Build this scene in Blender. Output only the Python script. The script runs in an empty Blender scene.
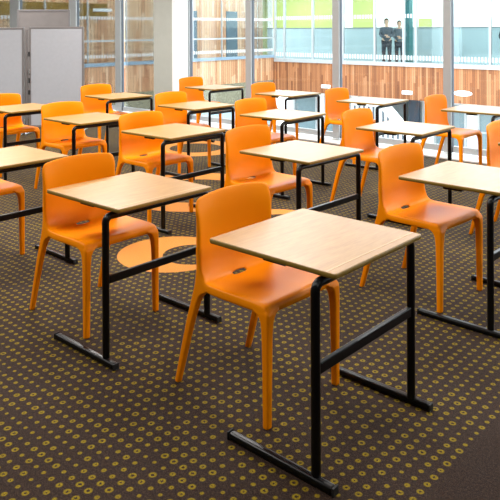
import bpy, bmesh, math, random
from mathutils import Vector, Matrix
random.seed(7)
S = bpy.context.scene
C = S.collection

# ---------------------------------------------------------------- helpers
def link(o, parent=None):
    C.objects.link(o)
    if parent is not None:
        o.parent = parent
    return o

def mesh_obj(name, bm, mat, parent=None, smooth=False, angle=None):
    me = bpy.data.meshes.new(name)
    bmesh.ops.recalc_face_normals(bm, faces=bm.faces[:])
    bm.to_mesh(me); bm.free()
    for m in (mat if isinstance(mat, (list, tuple)) else [mat]):
        me.materials.append(m)
    if smooth:
        me.polygons.foreach_set('use_smooth', [True] * len(me.polygons))
    if angle is not None:
        me.polygons.foreach_set('use_smooth', [True] * len(me.polygons))
        try: me.set_sharp_from_angle(angle=math.radians(angle))
        except Exception: pass
    return link(bpy.data.objects.new(name, me), parent)

def empty(name, loc, rz=0.0, parent=None):
    o = bpy.data.objects.new(name, None)
    o.empty_display_size = .1
    o.location = loc; o.rotation_euler = (0, 0, rz)
    return link(o, parent)

def tag(o, label=None, cat=None, group=None, kind=None):
    if label: o['label'] = label
    if cat: o['category'] = cat
    if group: o['group'] = group
    if kind: o['kind'] = kind
    return o

def box(bm, x0, x1, y0, y1, z0, z1, bev=0.0, seg=2, mat=0):
    r = bmesh.ops.create_cube(bm, size=1)
    vs = r['verts']
    for v in vs:
        v.co = Vector(((x0 + x1) / 2 + v.co.x * (x1 - x0), (y0 + y1) / 2 + v.co.y * (y1 - y0), (z0 + z1) / 2 + v.co.z * (z1 - z0)))
    fs = {f for v in vs for f in v.link_faces}
    for f in fs: f.material_index = mat
    if bev:
        es = list({e for v in vs for e in v.link_edges})
        bmesh.ops.bevel(bm, geom=es, offset=bev, segments=seg, affect='EDGES', profile=.5)

def boxm(x0, x1, y0, y1, z0, z1, bev=0.0, seg=2):
    bm = bmesh.new(); box(bm, x0, x1, y0, y1, z0, z1, bev, seg); return bm

def tube(bm, pts, r, n=14, caps=True):
    pts = [Vector(p) for p in pts]
    rings = []
    up = None
    for i, p in enumerate(pts):
        if i == 0: d = pts[1] - p
        elif i == len(pts) - 1: d = p - pts[i - 1]
        else: d = (pts[i + 1] - p).normalized() + (p - pts[i - 1]).normalized()
        d.normalize()
        if up is None:
            a = Vector((0, 0, 1)) if abs(d.z) < .9 else Vector((1, 0, 0))
            up = d.cross(a).normalized()
        up = (up - d * up.dot(d)).normalized()
        s = d.cross(up)
        rr = r[i] if isinstance(r, (list, tuple)) else r
        rings.append([bm.verts.new(p + up * math.cos(2 * math.pi * k / n) * rr + s * math.sin(2 * math.pi * k / n) * rr) for k in range(n)])
    for a, b in zip(rings, rings[1:]):
        for k in range(n):
            bm.faces.new((a[k], a[(k + 1) % n], b[(k + 1) % n], b[k]))
    if caps:
        bm.faces.new(rings[0]); bm.faces.new(rings[-1][::-1])

def sections(bm, secs, n=5):
    """loft of rounded rectangles: (z, x0, x1, y0, y1, radius)"""
    rings = []
    for z, x0, x1, y0, y1, r in secs:
        ring = []
        for cx, cy, a0 in ((x1 - r, y1 - r, 0), (x0 + r, y1 - r, 90), (x0 + r, y0 + r, 180), (x1 - r, y0 + r, 270)):
            for k in range(n):
                a = math.radians(a0 + 90 * k / (n - 1))
                ring.append(bm.verts.new((cx + r * math.cos(a), cy + r * math.sin(a), z)))
        rings.append(ring)
    m = len(rings[0])
    for a, b in zip(rings, rings[1:]):
        for k in range(m):
            bm.faces.new((a[k], a[(k + 1) % m], b[(k + 1) % m], b[k]))
    bm.faces.new(rings[0]); bm.faces.new(rings[-1][::-1])

def prism(bm, poly, z0, z1):
    a = [bm.verts.new((x, y, z0)) for x, y in poly]; b = [bm.verts.new((x, y, z1)) for x, y in poly]
    bm.faces.new(a[::-1]); bm.faces.new(b)
    for i in range(len(poly)):
        j = (i + 1) % len(poly); bm.faces.new((a[i], a[j], b[j], b[i]))

def rrect(x0, x1, y0, y1, r, n=6):
    out = []
    for cx, cy, a0 in ((x1 - r, y1 - r, 0), (x0 + r, y1 - r, 90), (x0 + r, y0 + r, 180), (x1 - r, y0 + r, 270)):
        for k in range(n):
            a = math.radians(a0 + 90 * k / (n - 1)); out.append((cx + r * math.cos(a), cy + r * math.sin(a)))
    return out

def bake(o):
    dg = bpy.context.evaluated_depsgraph_get(); dg.update()
    me = bpy.data.meshes.new_from_object(o.evaluated_get(dg), depsgraph=dg)
    o.modifiers.clear(); old = o.data; o.data = me; me.name = old.name
    me.polygons.foreach_set('use_smooth', [True] * len(me.polygons))
    return o

def copy_tree(o, parent=None):
    c = o.copy(); C.objects.link(c)
    if parent is not None: c.parent = parent
    for ch in list(o.children): copy_tree(ch, c)
    return c

# ---------------------------------------------------------------- node material helpers
def srgb(r, g, b):
    f = lambda c: (c / 255 / 12.92) if c / 255 <= .04045 else ((c / 255 + .055) / 1.055) ** 2.4
    return (f(r), f(g), f(b), 1)

class NT:
    def __init__(s, name):
        s.m = bpy.data.materials.new(name); s.m.use_nodes = True
        s.t = s.m.node_tree; s.n = s.t.nodes
        s.b = s.n['Principled BSDF']; s.out = s.n['Material Output']
    def new(s, typ, **kw):
        n = s.n.new(typ)
        for k, v in kw.items(): setattr(n, k, v)
        return n
    def l(s, a, b): s.t.links.new(a, b)
    def math(s, op, a, b=None, c=None, clamp=False):
        n = s.new('ShaderNodeMath', operation=op); n.use_clamp = clamp
        for i, v in enumerate((a, b, c)):
            if v is None: continue
            if isinstance(v, (int, float)): n.inputs[i].default_value = v
            else: s.l(v, n.inputs[i])
        return n.outputs[0]
    def mix(s, f, a, b):
        n = s.new('ShaderNodeMix', data_type='RGBA')
        for i, v in ((0, f), (6, a), (7, b)):
            if isinstance(v, (int, float, tuple, list)): n.inputs[i].default_value = v
            else: s.l(v, n.inputs[i])
        return n.outputs[2]
    def coord(s, scale=(1, 1, 1), kind='Object'):
        t = s.new('ShaderNodeTexCoord'); mp = s.new('ShaderNodeMapping')
        mp.inputs['Scale'].default_value = scale
        s.l(t.outputs[kind], mp.inputs[0]); return mp.outputs[0]
    def noise(s, vec, scale, detail=4, rough=.5):
        n = s.new('ShaderNodeTexNoise'); n.inputs['Scale'].default_value = scale
        n.inputs['Detail'].default_value = detail; n.inputs['Roughness'].default_value = rough
        s.l(vec, n.inputs['Vector']); return n.outputs['Fac']
    def ramp(s, f, stops):
        n = s.new('ShaderNodeValToRGB'); e = n.color_ramp.elements
        while len(e) < len(stops): e.new(.5)
        for el, (p, c) in zip(e, stops): el.position = p; el.color = c
        s.l(f, n.inputs[0]); return n.outputs[0]
    def bump(s, h, strength, dist=.01):
        n = s.new('ShaderNodeBump'); n.inputs['Strength'].default_value = strength; n.inputs['Distance'].default_value = dist
        s.l(h, n.inputs['Height']); s.l(n.outputs[0], s.b.inputs['Normal'])

def plain(name, col, rough=.5, metal=0.0, spec=.5, var=.06, scale=8, coat=0.0):
    k = NT(name)
    v = k.coord(); f = k.noise(v, scale)
    c = k.ramp(f, [(.25, tuple(x * (1 - var) for x in col[:3]) + (1,)), (.75, tuple(min(1, x * (1 + var)) for x in col[:3]) + (1,))])
    k.l(c, k.b.inputs['Base Color'])
    k.b.inputs['Roughness'].default_value = rough; k.b.inputs['Metallic'].default_value = metal
    k.b.inputs['Specular IOR Level'].default_value = spec
    k.b.inputs['Coat Weight'].default_value = coat
    return k.m

# --- orange moulded plastic
k = NT('orange_plastic')
v = k.coord(); f = k.noise(v, 5)
k.l(k.ramp(f, [(.3, (.95, .262, .0005, 1)), (.7, (.97, .282, .0006, 1))]), k.b.inputs['Base Color'])
k.b.inputs['Roughness'].default_value = .38
k.b.inputs['Specular IOR Level'].default_value = .12
k.bump(k.noise(v, 900, 2), .03, .001)
ORANGE = k.m
k = NT('orange_plastic_dark_slot'); ORANGE_SLOT = plain('moulded_text', (.22, .09, .01, 1), .6)

# --- beech laminate
k = NT('beech_laminate')
v = k.coord((9, 1.4, 4)); f = k.noise(v, 6, 6, .6)
v2 = k.coord((70, 4, 10)); g = k.noise(v2, 3, 3)
c = k.ramp(f, [(.3, srgb(170, 122, 62)), (.7, srgb(186, 140, 78))])
c2 = k.mix(k.math('MULTIPLY', k.math('SUBTRACT', g, .45, clamp=True), 1.2, clamp=True), c, srgb(152, 102, 50))
k.l(c2, k.b.inputs['Base Color']); k.b.inputs['Roughness'].default_value = .34
k.b.inputs['Specular IOR Level'].default_value = .5
BEECH = k.m
EDGE = plain('beech_edge_band', srgb(134, 106, 32), .45, var=.12, scale=30)
GROOVE = plain('pale_groove', srgb(204, 166, 118), .4)
BLACK = plain('black_powder_coat', (.002, .002, .0024, 1), .28, spec=.28, var=.2, scale=60)
BLACKP = plain('black_plastic_cap', (.008, .008, .009, 1), .55)

# --- carpet with small woven rings
k = NT('ring_pattern_carpet')
tc = k.new('ShaderNodeTexCoord'); sx = k.new('ShaderNodeSeparateXYZ'); k.l(tc.outputs['Object'], sx.inputs[0])
X, Y = sx.outputs[0], sx.outputs[1]
P = .0498
gx = k.math('DIVIDE', k.math('ADD', X, 1.43 + P / 2 + 20 * P * 20), P)
gy = k.math('DIVIDE', k.math('ADD', Y, -1.997 + P / 2 + 20 * P * 20), P)
ix, iy = k.math('FLOOR', gx), k.math('FLOOR', gy)
fx = k.math('SUBTRACT', k.math('SUBTRACT', gx, ix), .5); fy = k.math('SUBTRACT', k.math('SUBTRACT', gy, iy), .5)
cid = k.new('ShaderNodeCombineXYZ'); k.l(ix, cid.inputs[0]); k.l(iy, cid.inputs[1])
wn = k.new('ShaderNodeTexWhiteNoise', noise_dimensions='2D'); k.l(cid.outputs[0], wn.inputs['Vector'])
R = k.math('ADD', k.math('MULTIPLY', wn.outputs['Value'], .15), .185)
dist = k.math('SQRT', k.math('ADD', k.math('MULTIPLY', fx, fx), k.math('MULTIPLY', fy, fy)))
tuft = k.noise(k.coord(), 260, 2); tuft2 = k.noise(k.coord(), 90, 3)
dist = k.math('ADD', dist, k.math('MULTIPLY', k.math('SUBTRACT', tuft, .5), .26))
inside = k.math('MULTIPLY', k.math('SUBTRACT', R, dist), 14, clamp=True)
hole_r = k.math('MULTIPLY', k.math('SUBTRACT', R, .17, clamp=True), .95)
hole = k.math('MULTIPLY', k.math('SUBTRACT', hole_r, dist), 20, clamp=True)
ring = k.math('MULTIPLY', inside, k.math('SUBTRACT', 1, hole))
border = k.math('MULTIPLY', k.math('SUBTRACT', -1.095, X), 500, clamp=True)
ring = k.math('MULTIPLY', ring, border)
basec = k.ramp(k.math('ADD', k.math('MULTIPLY', tuft, .7), k.math('MULTIPLY', tuft2, .3)), [(.3, srgb(18, 9, 6)), (.5, srgb(44, 30, 23)), (.72, srgb(88, 68, 52))])
ringc = k.ramp(tuft, [(.3, srgb(92, 74, 6)), (.7, srgb(158, 134, 20))])
col = k.mix(ring, basec, ringc)
def disc(cx, cy, r, ex=None):
    dx = k.math('SUBTRACT', X, cx); dy = k.math('SUBTRACT', Y, cy)
    d = k.math('SQRT', k.math('ADD', k.math('MULTIPLY', dx, dx), k.math('MULTIPLY', dy, dy)))
    return k.math('MULTIPLY', k.math('SUBTRACT', r, d), 200, clamp=True)
big = None
for (cx, cy, r, hx, hy, hr) in ((-3.628, 3.18, .385, -3.50, 3.26, .215), (-4.87, 4.57, .79, -4.87, 4.57, .48), (-3.60, 4.30, .34, -3.56, 4.28, .22), (-6.6, 6.2, .6, -6.6, 6.2, .35)):
    a = k.math('MULTIPLY', disc(cx, cy, r), k.math('SUBTRACT', 1, disc(hx, hy, hr)))
    big = a if big is None else k.math('MAXIMUM', big, a)
orc = k.ramp(tuft, [(.3, srgb(184, 110, 40)), (.7, srgb(222, 152, 72))])
col = k.mix(big, col, orc)
k.l(col, k.b.inputs['Base Color']); k.b.inputs['Roughness'].default_value = .8
k.b.inputs['Sheen Weight'].default_value = .06; k.b.inputs['Sheen Roughness'].default_value = .4
k.b.inputs['Specular IOR Level'].default_value = .12
k.bump(tuft, .5, .004)
CARPET = k.m

WALLP = plain('dark_grey_paint', srgb(96, 94, 90), .7, var=.02)
COLGREY = plain('grey_plaster', srgb(176, 178, 170), .7, var=.03)
WHITEP = plain('white_paint', srgb(252, 252, 252), .6, var=.01)
CEIL = plain('ceiling_tile', srgb(150, 150, 148), .8, var=.02)
SILL = plain('white_sill', srgb(252, 252, 250), .4, var=.02)
FRAME = plain('pale_aluminium', srgb(176, 180, 182), .4, metal=.2, var=.04)
FRAMED = plain('side_shade_rail_grey', srgb(84, 94, 104), .45, var=.05)  # shade of the post sides put into colour; the railings share this grey
SCREEN = plain('grey_felt_board', srgb(164, 167, 174), .85, var=.03, scale=20)
SCRFRAME = plain('screen_frame_metal', srgb(122, 118, 118), .45, metal=.3)
DARKM = plain('dark_fitting', (.01, .01, .012, 1), .4)
STEEL = plain('bright_steel', srgb(200, 204, 206), .25, metal=.9)

def wood_clad(name, horizontal_axis, cols, pitch=.11):
    k = NT(name)
    tc = k.new('ShaderNodeTexCoord'); sx = k.new('ShaderNodeSeparateXYZ'); k.l(tc.outputs['Object'], sx.inputs[0])
    a = sx.outputs[horizontal_axis]
    g = k.math('DIVIDE', k.math('ADD', a, 100.0), pitch); i = k.math('FLOOR', g); fr = k.math('SUBTRACT', g, i)
    wn = k.new('ShaderNodeTexWhiteNoise', noise_dimensions='1D'); k.l(i, wn.inputs['W'])
    zz = k.math('FLOOR', k.math('DIVIDE', k.math('ADD', sx.outputs[2], k.math('MULTIPLY', wn.outputs['Value'], 3.0)), 2.3))
    cb = k.new('ShaderNodeCombineXYZ'); k.l(i, cb.inputs[0]); k.l(zz, cb.inputs[1])
    w2 = k.new('ShaderNodeTexWhiteNoise', noise_dimensions='2D'); k.l(cb.outputs[0], w2.inputs['Vector'])
    sc = [14, 14, .8]; n = k.noise(k.coord(tuple(sc)), 2, 4)
    f = k.math('ADD', k.math('MULTIPLY', w2.outputs['Value'], .75), k.math('MULTIPLY', n, .3))
    c = k.ramp(f, [(.1, cols[0]), (.4, cols[1]), (.7, cols[2]), (1, cols[3])])
    gap = k.math('LESS_THAN', fr, .09)
    c = k.mix(gap, c, tuple(x * .35 for x in cols[0][:3]) + (1,))
    k.l(c, k.b.inputs['Base Color']); k.b.inputs['Roughness'].default_value = .7
    return k.m
CLAD = wood_clad('timber_cladding', 0, [srgb(116, 66, 36), srgb(150, 94, 56), srgb(168, 110, 70), srgb(186, 136, 96)], .085)
CLADU = wood_clad('brightened_timber_cladding', 1, [srgb(206, 146, 104), srgb(232, 180, 136), srgb(240, 196, 154), srgb(246, 214, 182)], .14)  # timber colour brightened to stand in for light the upper wall lacks
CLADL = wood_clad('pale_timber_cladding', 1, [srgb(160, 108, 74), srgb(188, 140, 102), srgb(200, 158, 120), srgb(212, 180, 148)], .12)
LIME = plain('lime_green_paint', srgb(172, 182, 108), .7, var=.05, scale=.6)
BWHITE = plain('building_white_render', srgb(240, 244, 242), .7, var=.02)
AQUA = plain('frosted_aqua_panel', srgb(150, 166, 170), .35, var=.06, scale=.8)
TEAL = plain('teal_column_paint', srgb(40, 104, 108), .5, var=.05)
GRAVEL = plain('grey_green_planting_bed', srgb(128, 126, 106), .9, var=.5, scale=14)
PAVING = plain('pale_courtyard_paving', srgb(214, 218, 214), .8, var=.05, scale=2)
DGREY = plain('dark_grey_render', srgb(96, 104, 106), .7, var=.1)
BLUED = plain('blue_grey_door', srgb(96, 116, 128), .4, var=.08)
YEL = plain('ochre_soffit', srgb(150, 112, 30), .7, var=.15, scale=1)

def glass(name, tint, refl=.06, dots=None):
    k = NT(name); k.n.remove(k.b)
    tr = k.new('ShaderNodeBsdfTransparent'); tr.inputs[0].default_value = tint
    gl = k.new('ShaderNodeBsdfGlossy'); gl.inputs['Roughness'].default_value = .02
    lw = k.new('ShaderNodeFresnel'); lw.inputs[0].default_value = 1.35
    mx = k.new('ShaderNodeMixShader')
    k.l(k.math('MULTIPLY', lw.outputs[0], refl / .04, clamp=True), mx.inputs[0]); k.l(tr.outputs[0], mx.inputs[1]); k.l(gl.outputs[0], mx.inputs[2])
    last = mx.outputs[0]
    if dots is not None:
        ax, pitch, rows = dots
        tc = k.new('ShaderNodeTexCoord'); sx = k.new('ShaderNodeSeparateXYZ'); k.l(tc.outputs['Object'], sx.inputs[0])
        g = k.math('FRACT', k.math('DIVIDE', k.math('ADD', sx.outputs[ax], 100.0), pitch))
        m = k.math('MULTIPLY', k.math('LESS_THAN', g, .5), .8)
        rr = None
        for z0, z1 in rows:
            q = k.math('MULTIPLY', k.math('GREATER_THAN', sx.outputs[2], z0), k.math('LESS_THAN', sx.outputs[2], z1))
            rr = q if rr is None else k.math('MAXIMUM', rr, q)
        df = k.new('ShaderNodeBsdfDiffuse'); df.inputs[0].default_value = (.85, .88, .88, 1)
        tl = k.new('ShaderNodeBsdfTranslucent'); tl.inputs[0].default_value = (.85, .88, .88, 1)
        ad = k.new('ShaderNodeMixShader'); ad.inputs[0].default_value = .3; k.l(df.outputs[0], ad.inputs[1]); k.l(tl.outputs[0], ad.inputs[2])
        m2 = k.new('ShaderNodeMixShader'); k.l(k.math('MULTIPLY', m, rr), m2.inputs[0]); k.l(last, m2.inputs[1]); k.l(ad.outputs[0], m2.inputs[2])
        last = m2.outputs[0]
    k.l(last, k.out.inputs[0]); return k.m
GLASS = glass('clear_window_glass', (.97, .985, .98, 1), .03)
GLASSF = glass('tinted_gallery_glass', (.88, .94, .95, 1), .05, (0, .125, ((.36, .53), (1.95, 2.10))))
GLASSS = glass('tinted_balcony_glass', (.94, .97, .98, 1), .03, (1, .11, ((.58, .70), (1.90, 2.01))))

# ---------------------------------------------------------------- chair
def make_chair():
    root = empty('stacking_chair', (0, 0, 0))
    rows = [  # centre x,z   edge x,z   half width   fold dir   fold length
        (.258, .436, .252, .436, .242, (-1, -.1), .016),
        (.266, .453, .261, .453, .243, (-1, -.5), .022),
        (.265, .470, .260, .470, .2435, (-.8, -1), .032),
        (.250, .481, .247, .482, .2435, (-.3, -1), .040),
        (.215, .483, .213, .486, .2435, (0, -1), .043),
        (.130, .474, .130, .487, .244, (0, -1), .043),
        (.030, .466, .030, .485, .245, (0, -1), .043),
        (-.055, .464, -.045, .485, .245, (0, -1), .043),
        (-.098, .467, -.080, .488, .245, (-.2, -1), .043),
        (-.112, .470, -.092, .492, .245, (-.35, -1), .042),
        (-.128, .476, -.104, .499, .245, (-.6, -.9), .040),
        (-.150, .498, -.118, .518, .245, (-1, -.5), .036),
        (-.168, .545, -.128, .560, .243, (-1, -.15), .033),
        (-.176, .620, -.132, .625, .2415, (-1, 0), .030),
        (-.174, .700, -.132, .700, .242, (-1, 0), .026),
        (-.171, .770, -.136, .762, .245, (-1, 0), .020),
        (-.172, .815, -.146, .800, .246, (-1, 0), .014),
        (-.175, .838, -.154, .824, .238, (-1, 0), .010),
        (-.180, .853, -.162, .838, .214, (-1, .2), .008),
    ]
    ys = [0.0, .125, .38, .62, .82, .94]
    bm = bmesh.new(); grid = []
    for ri, (cx, cz, ex, ez, w, fd, fl) in enumerate(rows):
        sh = .012 * min(1, max(0, (ri - 6) / 5)); cx += sh; ex += sh
        half = []; w -= .008
        for t in ys:
            y = .040 if t == .125 else t * w
            q = (y / w) ** 2.4
            half.append((cx + (ex - cx) * q, y, cz + (ez - cz) * q))
        d = Vector(fd).normalized()
        half.append((ex + d.x * .004, w, ez + d.y * .004))
        half.append((ex + d.x * fl * .5, w + .003, ez + d.y * fl * .5))
        half.append((ex + d.x * fl, w + .003, ez + d.y * fl))
        row = [(x, -y, z) for x, y, z in half[:0:-1]] + half
        grid.append([bm.verts.new(p) for p in row])
    mid = len(ys) + 2
    for i in range(len(grid) - 1):
        for j in range(len(grid[0]) - 1):
            if i == 9 and j in (mid - 1, mid): continue       # the moulded slot is a real opening
            bm.faces.new((grid[i][j], grid[i][j + 1], grid[i + 1][j + 1], grid[i + 1][j]))
    o = mesh_obj('seat_and_back', bm, ORANGE, root)
    bmd = o.modifiers.new('s', 'SOLIDIFY'); bmd.thickness = .009; bmd.offset = -1
    sb = o.modifiers.new('b', 'SUBSURF'); sb.levels = 2; sb.render_levels = 2
    bake(o)
    bm = bmesh.new(); bm.from_mesh(o.data)
    for s in (-1, 1):
        def Y(a, b): return (min(s * a, s * b), max(s * a, s * b))
        OY = .2395
        secs = []
        for z, x0, x1, yi, r in ((0, .242, .272, .211, .005), (.20, .240, .273, .209, .005), (.34, .237, .274, .207, .006),
                                 (.385, .234, .2745, .204, .007), (.412, .229, .2745, .200, .008), (.430, .220, .2740, .192, .008), (.441, .206, .273, .181, .008), (.449, .182, .270, .162, .007), (.459, .18, .264, .16, .006)):
            a, b = Y(yi, OY if z < .45 else OY - .004); secs.append((z, x0, x1, a, b, r))
        sections(bm, secs)
        secs = []
        for z, x0, x1, yi, r in ((0, -.290, -.263, .214, .005), (.15, -.250, -.218, .212, .005), (.30, -.209, -.172, .209, .006),
                                 (.385, -.181, -.140, .206, .007), (.415, -.172, -.124, .203, .008), (.433, -.166, -.106, .198, .008), (.444, -.162, -.080, .192, .008), (.462, -.157, -.090, .202, .007), (.50, -.150, -.110, .216, .006), (.56, -.143, -.126, .229, .004)):
            a, b = Y(yi, OY if z < .5 else OY - .001); secs.append((z, x0, x1, a, b, r))
        sections(bm, secs)
    bmesh.ops.recalc_face_normals(bm, faces=bm.faces[:])
    bm.to_mesh(o.data); bm.free()
    rm = o.modifiers.new('r', 'REMESH'); rm.mode = 'VOXEL'; rm.voxel_size = .0042; rm.adaptivity = 0
    sm = o.modifiers.new('m', 'SMOOTH'); sm.factor = .5; sm.iterations = 4
    bake(o)
    bm = bmesh.new(); bm.from_mesh(o.data)
    groups = {}
    for f in bm.faces:
        c = f.calc_center_median()
        groups[f.index] = 0 if c.z > .392 else (1 + (c.x > 0) * 2 + (c.y > 0))
    bm.to_mesh(o.data)
    src = bm
    for gi in (1, 2, 3, 4, 0):
        b2 = src.copy(); b2.faces.ensure_lookup_table()
        bmesh.ops.delete(b2, geom=[f for f in b2.faces if groups[f.index] != gi], context='FACES')
        if gi:
            mesh_obj('leg', b2, ORANGE, root, smooth=True)
        else:
            b2.to_mesh(o.data); b2.free()
            o.data.polygons.foreach_set('use_smooth', [True] * len(o.data.polygons))
    src.free()
    return root

# ---------------------------------------------------------------- desk
def make_desk():
    root = empty('exam_desk', (0, 0, 0))
    w, d = .309, .309
    zt = .73; zb = .712
    bm = bmesh.new()
    prism(bm, rrect(-d + .002, d - .002, -w + .002, w - .002, .012), zb, zt)
    mesh_obj('tabletop', bm, BEECH, root)
    # edge band: a rounded frame round the board
    bm = bmesh.new()
    o_ = rrect(-d, d, -w, w, .014); rings = []
    for (off, z) in ((.004, zt + .0004), (.001, zt - .0015), (0, zt - .005), (0, zb + .005), (.0012, zb + .001), (.005, zb - .0004)):
        rings.append([bm.verts.new((x - math.copysign(off, x), y - math.copysign(off, y), z)) for x, y in o_])
    m = len(o_)
    for a, b in zip(rings, rings[1:]):
        for i in range(m): bm.faces.new((a[i], a[(i + 1) % m], b[(i + 1) % m], b[i]))
    for i in range(m): bm.faces.new((rings[0][i], rings[-1][i], rings[-1][(i + 1) % m], rings[0][(i + 1) % m]))
    mesh_obj('edge_band', bm, EDGE, root, angle=60)
    mesh_obj('pencil_groove', boxm(d - .046, d - .038, -w + .005, w - .005, zt - .001, zt + .0006), GROOVE, root)
    lx, ly, r = .242, .332, .0172
    for s in (-1, 1):
        bm = bmesh.new()
        pts = [(lx, s * ly, .026), (lx, s * ly, .652)]
        R0 = .030; zc = .690 - R0
        for a in range(0, 91, 15):
            t = math.radians(a); pts.append((lx, s * (ly - R0 + R0 * math.cos(t)), zc + R0 * math.sin(t)))
        pts.append((lx, s * (ly - .070), .690))
        tube(bm, pts, r, 16); mesh_obj('leg', bm, BLACK, root, angle=60)
        bm = bmesh.new()
        box(bm, -.158, .324, s * .340 - .016, s * .340 + .016, .001, .030, .010, 4)
        ft = mesh_obj('foot', bm, BLACK, root)
        mesh_obj('foot_cap', boxm(.3235, .331, s * .340 - .017, s * .340 + .017, .0005, .031, .003, 2), BLACKP, ft)
        mesh_obj('foot_cap', boxm(-.165, -.1575, s * .340 - .017, s * .340 + .017, .0005, .031, .003, 2), BLACKP, ft)
        mesh_obj('bracket', boxm(-.05, .06, s * .262 - .012, s * .262 + .012, .692, .7118, .002, 1), BLACK, root)
    bm = bmesh.new(); tube(bm, [(lx, -.2635, .690), (lx, .2635, .690)], r, 16); mesh_obj('top_rail', bm, BLACK, root, angle=60)
    bm = bmesh.new(); box(bm, lx - .010, lx + .010, -ly + .008, ly - .008, .373, .411, .003, 2); mesh_obj('crossbar', bm, BLACK, root)
    return root

# ---------------------------------------------------------------- furniture placement
GD, GC = 'single exam desks in rows', 'orange moulded chairs at the desks'
desks = {
 'A1': (-1.663, 2.228, 0.001, 'square beech-topped exam desk nearest the camera, both black feet and crossbar fully in view'),
 'A2': (-2.910, 2.252, 0.005, 'beech-topped desk in the left foreground, orange carpet crescent beside its crossbar'),
 'A3': (-4.277, 2.263, -0.005, 'beech-topped desk cut by the left edge, just behind the left foreground chair'),
 'B1': (-1.676, 3.741, -0.007, 'large beech-topped desk cut by the right edge, long black foot along the carpet'),
 'B2': (-2.913, 3.740, -0.018, 'beech-topped desk in mid picture, right behind the nearest chair and desk'),
 'B3': (-4.299, 3.786, 0.014, 'beech-topped desk standing over the large orange carpet ring, left of centre'),
 'B4': (-5.525, 3.800, 0.0, 'small beech-topped desk in front of the right grey display screen'),
 'B5': (-6.810, 3.830, 0.0, 'distant beech-topped desk at the left edge in front of the left grey screen'),
 'C0': (-1.700, 5.205, 0.0, 'exam desk of which only a corner shows at the right edge, beyond the large desk'),
 'C1': (-2.931, 5.204, 0.012, 'pale-topped desk standing just beyond the chair of the large right edge desk'),
 'C2': (-4.289, 5.210, 0.031, 'pale-topped desk in the third row, directly beyond the mid-picture desk'),
 'C3': (-5.532, 5.208, -0.023, 'narrow-looking desk in the third row, behind the desk on the carpet ring'),
 'C4': (-7.073, 5.310, -0.05, 'distant desk in front of the grey and white column, just right of the grey screens'),
 'D1': (-2.977, 6.844, 0.046, 'window-row desk at the right edge, white with daylight, right of the third window post'),
 'D2': (-4.297, 6.868, 0.039, 'window-row desk between the second and third window posts, top white with daylight'),
 'D3': (-5.618, 6.930, -0.027, 'window-row desk between the first and second window posts'),
 'D4': (-7.045, 6.997, -0.014, 'farthest window-row desk, just left of the first window post'),
}
chairs = {
 'A1': (-2.012, 2.262, -0.02, 'orange plastic chair tucked under the nearest desk'),
 'A2': (-3.217, 2.243, -0.01, 'orange plastic chair at the left foreground desk, back almost square to the camera'),
 'A3': (-4.655, 2.240, 0.0, 'orange plastic chair cut by the left edge, only seat front and leg in view'),
 'B1': (-2.002, 3.740, -0.07, 'orange plastic chair pushed under the large right edge desk, glossy seat fully in view'),
 'B2': (-3.272, 3.739, -0.03, 'orange plastic chair right behind the nearest chair, at the mid-picture desk'),
 'B3': (-4.581, 3.782, -0.03, 'orange plastic chair beside the large orange carpet ring, left of centre'),
 'B4': (-5.835, 3.795, -0.02, 'orange plastic chair in front of the right grey display screen'),
 'B5': (-7.130, 3.830, 0.0, 'orange plastic chair cut by the left edge in front of the left grey screen'),
 'C0': (-1.975, 5.205, 0.0, 'orange plastic chair at the right edge, partly cut off, beyond the large desk'),
 'C1': (-3.254, 5.168, -0.02, 'third-row orange chair just right of the second window post, below the window-row chair there'),
 'C2': (-4.614, 5.251, -0.02, 'third-row orange chair overlapping the lower end of the first window post'),
 'C3': (-5.825, 5.216, -0.018, 'orange plastic chair in the third row, below the white column side'),
 'C4': (-7.413, 5.301, -0.014, 'distant orange plastic chair at the right end of the grey screens'),
 'D1': (-3.324, 6.800, -0.02, 'window-row orange chair overlapping the third window post, legs against the bright glass'),
 'D2': (-4.635, 6.830, -0.02, 'window-row orange chair overlapping the second window post'),
 'D3': (-5.905, 6.925, -0.03, 'window-row orange chair just right of the first window post'),
 'D4': (-7.425, 7.012, -0.03, 'farthest window-row orange chair, beside the white column side'),
}
proto = make_desk()
for i, (kk, (x, y, a, lab)) in enumerate(desks.items()):
    o = proto if i == 0 else copy_tree(proto)
    o.location = (x, y, 0); o.rotation_euler = (0, 0, a); tag(o, lab, 'desk', GD)
protoc = make_chair()
for i, (kk, (x, y, a, lab)) in enumerate(chairs.items()):
    o = protoc if i == 0 else copy_tree(protoc)
    o.location = (x, y, 0); o.rotation_euler = (0, 0, a); tag(o, lab, 'chair', GC)

# ---------------------------------------------------------------- room shell
def struct(name, bm, m, parent=None, **kw):
    o = mesh_obj(name, bm, m, parent, **kw)
    if parent is None: o['kind'] = 'structure'
    return o
XL, XR, YB, YW, H = -17.5, 3.2, -1.6, 7.60, 3.1
struct('floor', boxm(XL, XR, YB, YW + .02, -.12, 0), CARPET)
struct('ceiling', boxm(XL - .1, XR + .1, YB - .1, 7.98, H, H + .15), CEIL)
struct('wall_back', boxm(XL, XR, YB - .12, YB, -.12, H), WALLP)
struct('wall_right', boxm(XR, XR + .12, YB - .12, 8.2, -.12, H), WALLP)
struct('wall_left', boxm(XL - .12, XL, YB - .12, 8.2, -.12, H), WALLP)
struct('trim_1', boxm(XL, XR, YW + .02, 8.20, -.30, .018, .006, 2), SILL)          # white sill ledge along the glass
struct('trim_2', boxm(XL, XR, 7.90, 7.96, .035, .11), FRAME)                          # bottom rail
struct('trim_3', boxm(XL, XR, 7.86, 7.96, H - .12, H), FRAME)                         # head rail
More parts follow.
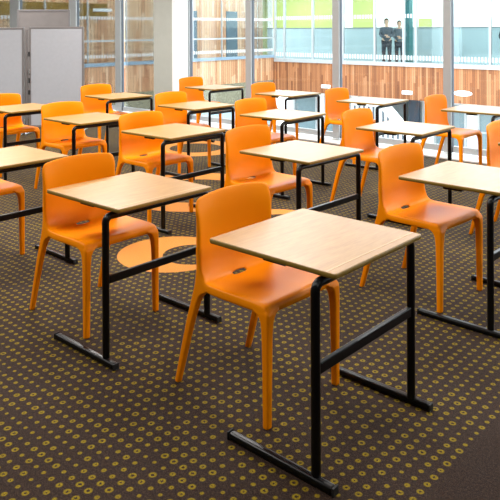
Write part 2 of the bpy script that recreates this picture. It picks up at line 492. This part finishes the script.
posts = [(-16.3, -16.15), (-14.11, -14.51), (-11.87, -12.12), (-10.57, -10.41), (-8.62, -8.52), (-7.22, -7.11), (-5.57, -5.46), (-3.90, -3.80), (-2.25, -2.14), (-.60, -.49), (1.05, 1.16)]
for n, (a, b) in enumerate(posts):
    a, b = min(a, b), max(a, b)
    o = empty('trim_%d' % (n + 4), ((a + b) / 2, 7.85, .035)); o['kind'] = 'structure'
    h = (b - a) / 2
    mesh_obj('post', boxm(-h, h, 0, .035, 0, H - .035, .004, 1), FRAME, o)
    mesh_obj('side_shade', boxm(-h + .01, h + .004, .0355, .085, 0, H - .035), FRAMED, o)  # dark strip behind the post paints its side face in shade
edges = [XL] + [(a + b) / 2 for a, b in posts] + [XR]
n = 0
for a, b in zip(edges, edges[1:]):
    if b - a < .2: continue
    n += 1
    o = mesh_obj('window_%d' % n, boxm(a + .13, b - .13, 7.925, 7.937, .11, H - .12), GLASS); o['kind'] = 'structure'
# plastered column beside the glass, with a separate white slab on its right side
struct('wall_column', boxm(-8.97, -8.50, 7.46, 7.74, 0, H), COLGREY)
struct('wall_white_slab', boxm(-8.50, -8.44, 7.46, 7.76, 0, H), WHITEP)

# ---------------------------------------------------------------- grey mobile screens
def screen(p0, p1, zb, zt, label, feet=True, name='display_screen'):
    p0, p1 = Vector(p0), Vector(p1); L = (p1 - p0).length; a = math.atan2(p1.y - p0.y, p1.x - p0.x)
    mid = (p0 + p1) / 2
    r = empty(name, (mid.x, mid.y, 0), a); tag(r, label, 'screen', 'grey mobile display screens')
    h = L / 2
    mesh_obj('board', boxm(-h + .028, h - .028, -.014, .014, zb + .028, zt - .028), SCREEN, r)
    bm = bmesh.new()
    box(bm, -h, -h + .03, -.02, .02, zb, zt, .004); box(bm, h - .03, h, -.02, .02, zb, zt, .004)
    box(bm, -h + .03, h - .03, -.02, .02, zt - .03, zt, .004); box(bm, -h + .03, h - .03, -.02, .02, zb, zb + .03, .004)
    mesh_obj('frame', bm, SCRFRAME, r)
    for s in (-1, 1):
        bm = bmesh.new(); box(bm, s * (h - .03) - .015, s * (h - .03) + .015, -.26, .26, .0, .035, .008)
        box(bm, s * (h - .03) - .012, s * (h - .03) + .012, -.012, .012, .03, zb + .01)
        mesh_obj('foot', bm, STEEL, r)
    return r
s1 = screen((-9.49, 5.45), (-8.87, 6.01), .09, 1.615, 'grey display screen standing behind the small left desk, right one of the front pair')
s2 = screen((-10.17, 4.84), (-9.55, 5.40), .09, 1.605, 'grey display screen cut by the left edge of the photo')
s3 = screen((-10.54, 5.84), (-9.89, 6.43), .09, 1.905, 'taller brownish-grey screen standing behind the front pair, only its top in view')
for ch in s3.children:
    if ch.name.startswith('board'): ch.data.materials[0] = plain('taupe_board', srgb(124, 118, 116), .85)
for zc in (1.20, .93, .80, .62):
    mesh_obj('clamp', boxm(-.425, -.40, -.035, -.02, zc - .035, zc + .035, .004), DARKM if zc != .93 else STEEL, s1)
# link post between the pair
r = empty('screen_post', (-9.52, 5.425, 0), math.atan2(.56, .62)); tag(r, 'slim grey post with splayed steel foot between the two front screens', 'post')
bm = bmesh.new(); tube(bm, [(0, 0, .02), (0, 0, 1.56)], .016, 12); mesh_obj('pole', bm, SCRFRAME, r, angle=60)
bm = bmesh.new()
box(bm, -.012, .012, -.30, -.03, .0, .03, .005); box(bm, -.012, .012, .03, .30, .0, .03, .005)
tube(bm, [(0, 0, 0), (0, 0, .05)], .035, 12)
mesh_obj('foot', bm, STEEL, r)

# ---------------------------------------------------------------- outside: courtyard and the building across it
struct('ground', boxm(-24, 12, 8.2, 24.5, -3.6, -3.4), PAVING)
VF = 23.0
g = empty('gallery_building', (0, 0, -3.4)); tag(g, 'long gallery building across the courtyard, timber fascia under a full-height glass wall', 'building')
def part(name, bm, m, par=g, dz=3.4, **kw):
    o = mesh_obj(name, bm, m, par, **kw); o.location = (0, 0, dz); return o
UL, UR = -19.4, 9.0
part('timber_fascia', boxm(-19.28, UR, VF, VF + .3, -1.13, .12), CLAD)
part('corner_cladding', boxm(-20.6, -19.28, VF, VF + .32, -1.13, .26), CLAD)
part('sill_rail', boxm(-19.40, UR, VF - .06, VF + .1, .12, .27), FRAME)
part('floor_slab', boxm(-27, UR, VF + .1, 31, -.2, .10), BWHITE)
part('gallery_ceiling', boxm(-27, UR, VF + .1, 31, 3.4, 3.6), BWHITE)
part('roof_fascia', boxm(-27, UR, VF, VF + .3, 3.4, 4.4), BWHITE)
part('end_wall', boxm(-27.2, -27, VF, 31, -.2, 3.6), BWHITE)
part('end_wall', boxm(UR, UR + .2, VF, 31, -3.4, 4.4), BWHITE)
def bwp(a, b, m, y=29.0): part('back_wall_panel', boxm(a, b, y, y + .15, .1, 3.4), m)
for a, b, m in ((-27, -24.94, LIME), (-24.94, -24.6, WHITEP), (-24.6, -19.77, LIME), (-19.77, -19.3, WHITEP), (-19.3, -18.0, LIME), (-18.0, -14.9, BWHITE), (-14.9, UR, BWHITE)): bwp(a, b, m)
part('lime_notice_board', boxm(-15.6, -14.95, 28.93, 28.99, 1.62, 2.0), LIME)
part('partition', boxm(-22.4, UR, 26.0, 26.06, .10, 1.56), AQUA)
part('partition_cap', boxm(-22.4, UR, 25.98, 26.08, 1.56, 1.60), DGREY)
part('teal_column', boxm(-14.12, -13.84, 24.9, 25.2, .1, 3.4), TEAL)
mull = [-19.40, -18.86, -17.32, -15.80, -14.30, -13.03, -12.52, -11.1, -9.68, -8.2, -6.7, -5.2, -3.7, -2.2, -.7, .8, 2.3, 3.8, 5.3, 6.8, 9.0]
for i, (a, b) in enumerate(zip(mull, mull[1:])):
    wn_ = part('glazed_bay', boxm(a - .035, a + .035, VF - .02, VF + .1, .27, 3.4), FRAME)
    gp = mesh_obj('pane', boxm(a + .04, b - .04, VF + .03, VF + .045, .27, 3.4), GLASSF, wn_)
# lower storey
part('lower_wall', boxm(-19.4, UR, VF + .9, VF + 1.1, -3.4, -1.13), BWHITE)
for i in range(16):
    a = -19.0 + i * 1.7
    if a > 6: break
    f_ = bmesh.new()
    box(f_, a, a + .08, VF + .80, VF + .9, -3.4, -1.2); box(f_, a + 1.2, a + 1.28, VF + .80, VF + .9, -3.4, -1.2)
    box(f_, a + .08, a + 1.2, VF + .80, VF + .9, -1.28, -1.2); box(f_, a + .08, a + 1.2, VF + .80, VF + .9, -2.25, -2.19)
    w_ = part('lower_window', f_, FRAME)
    mesh_obj('pane', boxm(a + .08, a + 1.2, VF + .85, VF + .89, -3.4, -1.28), plain('pale_blue_glazing', srgb(120, 140, 146), .2), w_)
part('lower_door', boxm(-13.20, -12.78, VF + .70, VF + .80, -3.4, -1.17), plain('slate_door', srgb(58, 70, 84), .4))
# wall lights on the fascia
for x, z in ((-16.6, -.83), (-12.85, -.86)):
    o = empty('wall_light', (x, VF - .12, z - .07)); tag(o, 'small white box light on the timber fascia, %s' % ('by the second window post' if x < -15 else 'left of the third window post'), 'light', 'white box lights on the fascia')
    mesh_obj('housing', boxm(-.20, .20, 0, .12, 0, .14, .015), WHITEP, o); mesh_obj('lens', boxm(-.17, .17, -.004, -.0002, .02, .07), FRAME, o)
# courtyard lamp with flat oval head
o = empty('courtyard_lamp', (-6.80, 14.0, -3.4)); tag(o, 'courtyard lamp with a flat oval white head, peeking out right of the third window post', 'lamp')
bm = bmesh.new(); tube(bm, [(0, 0, 0), (0, 0, 3.50), (.03, 0, 3.545), (.2, 0, 3.55)], [.045, .03, .025, .02], 12); mesh_obj('pole', bm, FRAME, o, angle=60)
bm = bmesh.new(); bmesh.ops.create_uvsphere(bm, u_segments=20, v_segments=10, radius=1)
for v in bm.verts: v.co = Vector((v.co.x * .21 + .30, v.co.y * .12, v.co.z * .06 + 3.55))
mesh_obj('lamp_head', bm, WHITEP, o, smooth=True)
# stair with balusters
o = empty('courtyard_stair', (-13.0, 21.4, -3.4)); tag(o, 'pale outdoor stair with thin balusters descending below the timber fascia', 'stairs')
bm = bmesh.new()
pr = [(-1.2, 0), (1.4, 0), (1.4, .80), (0, 2.15), (-1.2, 2.15)]
a = [bm.verts.new((x, -.05, z)) for x, z in pr]; b = [bm.verts.new((x, .6, z)) for x, z in pr]
bm.faces.new(a); bm.faces.new(b[::-1])
for i in range(5): bm.faces.new((a[i], b[i], b[(i + 1) % 5], a[(i + 1) % 5]))
mesh_obj('flight', bm, BWHITE, o)
bm = bmesh.new(); tube(bm, [(-1.2, -.12, 2.17), (0, -.12, 2.17), (1.4, -.12, .82)], .05, 10); mesh_obj('stringer', bm, WHITEP, o, angle=60)
for i in range(13):
    x = -1.1 + i * .2
    mesh_obj('baluster', boxm(x - .025, x + .025, -.13, -.08, .02, 2.12 - max(0, x) * 1.35 / 1.4), FRAMED, o)
part('service_recess', boxm(-14.25, -13.32, VF + .72, VF + .80, -3.4, -1.17), DGREY)
# near court balustrade seen low through the glass
o = empty('courtyard_railing', (-4.5, 12.2, -3.4)); tag(o, 'pale metal railing of thin bars low in the courtyard, seen under the window-row desks', 'railing')
mesh_obj('kerb', boxm(-5.5, 5.5, -.12, .12, 0, 1.55), BWHITE, o)
bm = bmesh.new()
for z in (1.75, 1.98, 2.22, 2.5): tube(bm, [(-5.5, 0, z), (5.5, 0, z)], .018, 8)
mesh_obj('rail', bm, FRAMED, o)
bm = bmesh.new()
for i in range(12): tube(bm, [(-5.5 + i, 0, 1.54), (-5.5 + i, 0, 2.52)], .025, 8)
mesh_obj('post', bm, FRAMED, o)

# side wing at the left end of the courtyard
w = empty('side_wing', (0, 0, -3.4)); tag(w, 'pale timber side wing at the left of the courtyard with glass balustrade', 'building')
def wp(name, bm, m, **kw): return part(name, bm, m, w, **kw)
US = -19.4
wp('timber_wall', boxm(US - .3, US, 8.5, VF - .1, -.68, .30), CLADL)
wp('sill_rail', boxm(US - .1, US + .06, 8.5, VF - .1, .30, .42), plain('blue_grey_rail', srgb(130, 152, 168), .4))
wp('plinth', boxm(US - .3, US - .02, 8.5, VF - .1, -1.75, -.68), GRAVEL)
wp('lower_glazing', boxm(US - .3, US - .05, 8.5, VF - .1, -3.4, -1.75), plain('blue_lower_glazing', srgb(176, 200, 214), .3))
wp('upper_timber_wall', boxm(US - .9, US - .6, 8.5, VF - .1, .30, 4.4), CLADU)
wp('balcony_floor', boxm(US - .6, US - .3, 8.5, VF - .1, .1, .30), BWHITE)
wp('ochre_soffit', boxm(US - .6, US - .15, 8.5, 14.2, 2.02, 2.45), YEL)
for a in (12.75, 13.6): 
    wp('soffit_light', boxm(US - .145, US - .10, a, a + (.3 if a < 13 else .75), 2.18, 2.28), None or WHITEP)
wp('handrail', boxm(US + .01, US + .06, 8.5, VF - .1, 1.14, 1.20), FRAME)
for a, b in ((17.4, 18.15), (20.0, 20.5)): 
    d_ = wp('balcony_door', boxm(US - .6, US - .55, a + .55, b + .7, .30, 2.30), BLUED)
yy = 8.5; i = 0
while yy < VF - .4:
    wp('balustrade_pane', boxm(US - .02, US - .005, yy + .02, min(yy + 1.6, VF - .12), .42, 3.4), GLASSS)
    wp('balustrade_post', boxm(US - .05, US + .012, yy - .018, yy + .018, .42, 3.4), FRAME)
    yy += 1.6
part('rear_wall', boxm(-27, US - .3, VF + .32, VF + .6, -3.4, .1), BWHITE)

# ---------------------------------------------------------------- people in the gallery
def skin(name, verts, edges_, mat, parent, root=0, sub=2):
    me = bpy.data.meshes.new(name); me.from_pydata([v[:3] for v in verts], edges_, [])
    me.materials.append(mat); o = link(bpy.data.objects.new(name, me), parent)
    o.modifiers.new('k', 'SKIN'); sk = me.skin_vertices[0].data
    for i, v in enumerate(verts):
        r = v[3]; sk[i].radius = r if isinstance(r, tuple) else (r, r); sk[i].use_root = (i == root)
    s = o.modifiers.new('s', 'SUBSURF'); s.levels = sub; s.render_levels = sub
    return bake(o)
SKINM = plain('skin', srgb(214, 168, 138), .6)
def person(x, y, rz, h, label, coat, trouser, hair, fold=True):
    r = empty('person', (x, y, .10), rz); tag(r, label, 'person', 'people behind the gallery glass')
    k_ = h / 1.75
    # faces +x
    V = [(0, 0, .95, (.12, .16)), (0, 0, 1.15, (.11, .14)), (0, 0, 1.36, (.12, .18)), (0, 0, 1.47, (.06, .07)), (.01, 0, 1.53, (.055, .055)), (.02, 0, 1.60, (.075, .070)), (.02, 0, 1.68, (.092, .078)), (.01, 0, 1.735, (.06, .055)),
         (0, .17, 1.40, .055), (.03, .24, 1.17, .045), (.20, .14, 1.12, .036), (.26, -.02, 1.14, .030), (.27, -.10, 1.15, .022),
         (0, -.17, 1.40, .055), (.03, -.24, 1.17, .045), (.20, -.14, 1.08, .036), (.26, .02, 1.08, .030), (.27, .10, 1.08, .022),
         (0, .10, .86, .095), (.01, .11, .50, .062), (-.01, .11, .10, .042), (.10, .12, .035, .035),
         (0, -.10, .86, .095), (.01, -.11, .50, .062), (-.01, -.11, .10, .042), (.10, -.12, .035, .035)]
    E_ = [(0, 1), (1, 2), (2, 3), (3, 4), (4, 5), (5, 6), (6, 7), (2, 8), (8, 9), (9, 10), (10, 11), (11, 12), (2, 13), (13, 14), (14, 15), (15, 16), (16, 17), (0, 18), (18, 19), (19, 20), (20, 21), (0, 22), (22, 23), (23, 24), (24, 25)]
    sc = lambda L: [(a * k_, b * k_, c * k_, (tuple(q * k_ for q in d) if isinstance(d, tuple) else d * k_)) for a, b, c, d in L]
    skin('body', sc(V), E_, SKINM, r)
    J = [(0, 0, .84, (.145, .19)), (0, 0, 1.10, (.135, .17)), (0, 0, 1.36, (.14, .20)), (0, 0, 1.45, (.085, .10)),
         (0, .18, 1.40, .070), (.03, .25, 1.17, .060), (.20, .15, 1.12, .050), (.25, .02, 1.14, .045),
         (0, -.18, 1.40, .070), (.03, -.25, 1.17, .060), (.20, -.15, 1.08, .050), (.25, -.02, 1.08, .045)]
    skin('coat', sc(J), [(0, 1), (1, 2), (2, 3), (2, 4), (4, 5), (5, 6), (6, 7), (2, 8), (8, 9), (9, 10), (10, 11)], coat, r)
    T = [(0, 0, .90, (.12, .165)), (0, .10, .84, .11), (.01, .11, .50, .078), (-.01, .11, .09, .062), (0, -.10, .84, .11), (.01, -.11, .50, .078), (-.01, -.11, .09, .062)]
    skin('trousers', sc(T), [(0, 1), (1, 2), (2, 3), (0, 4), (4, 5), (5, 6)], trouser, r)
    bm = bmesh.new(); bmesh.ops.create_uvsphere(bm, u_segments=18, v_segments=12, radius=1)
    for v in bm.verts:
        v.co = Vector((v.co.x * .105 - .012, v.co.y * .092, v.co.z * .105 + 1.685 + (-.05 if v.co.x < -.2 and v.co.z < 0 else 0))) * k_
    bmesh.ops.delete(bm, geom=[v for v in bm.verts if v.co.x > .05 * k_ and v.co.z < 1.72 * k_], context='VERTS')
    mesh_obj('hair', bm, hair, r, smooth=True)
    return r
HAIR = plain('dark_hair', (.03, .02, .015, 1), .6)
C1 = plain('charcoal_coat', srgb(84, 90, 98), .8); C2 = plain('dark_blue_grey_coat', srgb(104, 112, 120), .8); TR = plain('dark_trousers', srgb(44, 48, 58), .8)
person(-14.03, 23.45, math.radians(-55), 1.82, 'person in a charcoal coat with folded arms behind the gallery glass, left of the two', C1, TR, HAIR)
person(-13.79, 24.02, math.radians(-60), 1.74, 'person in a blue-grey coat standing close beside another behind the gallery glass', C2, TR, HAIR)
person(-9.35, 23.7, math.radians(-80), 1.72, 'person in dark clothes behind the gallery glass at the right edge of the photo', TR, TR, HAIR)

# ---------------------------------------------------------------- light
def area(x, y, z, sx_, sy_, power, col=(1, 1, 1), rot=(0, 0, 0)):
    L = bpy.data.lights.new('lamp', 'AREA'); L.shape = 'RECTANGLE'; L.size = sx_; L.size_y = sy_; L.energy = power; L.color = col
    o = link(bpy.data.objects.new('unseen_fill_light', L)); o.location = (x, y, z); o.rotation_euler = rot; return o
LP = 54
for x in (-13.5, -10.5, -7.5, -4.5, -1.5, 1.5):
    for y in (0.6, 3.0, 5.4):
        area(x, y, H - .03, 1.2, .6, LP * (.32 if x > -3 and y < 4 else 1), (1, .965, .92))  # unseen area lights added to light the room, dimmed near the camera
for x in (-22, -17, -12, -7, -2, 4):
    area(x, 24.8, 3.36, 3, .8, 65, (1, 1, .97)); area(x, 27.6, 3.36, 3, .8, 85, (1, 1, .97))  # unseen area lights added to brighten the gallery interior
W = bpy.data.worlds.new('overcast'); S.world = W; W.use_nodes = True
bg = W.node_tree.nodes['Background']; bg.inputs[0].default_value = (.86, .93, 1.0, 1); bg.inputs[1].default_value = 3.5

# ---------------------------------------------------------------- camera
cam = bpy.data.cameras.new('camera'); co = link(bpy.data.objects.new('camera', cam))
F, CX, CY, ROLL, HC, YAW = 682.36, 252.16, 28.58, -0.004337, 1.5735, 2.30436
cam.sensor_width = 36; cam.sensor_fit = 'HORIZONTAL'; cam.lens = F * 36 / 500
cam.shift_x = -(CX - 250) / 500; cam.shift_y = (CY - 250) / 500
cam.clip_end = 200; cam.clip_start = .05
fw = Vector((math.cos(YAW), math.sin(YAW), 0)); rt = Vector((math.sin(YAW), -math.cos(YAW), 0)); up = Vector((0, 0, 1))
r2 = rt * math.cos(ROLL) + up * math.sin(ROLL); u2 = -rt * math.sin(ROLL) + up * math.cos(ROLL)
M = Matrix((r2, u2, -fw)).transposed().to_4x4(); M.translation = Vector((0, 0, HC)); co.matrix_world = M
S.camera = co
S.view_settings.view_transform = 'Standard'; S.view_settings.look = 'None'; S.view_settings.gamma = 1; S.view_settings.use_curve_mapping = False
S.view_settings.exposure = 0.55
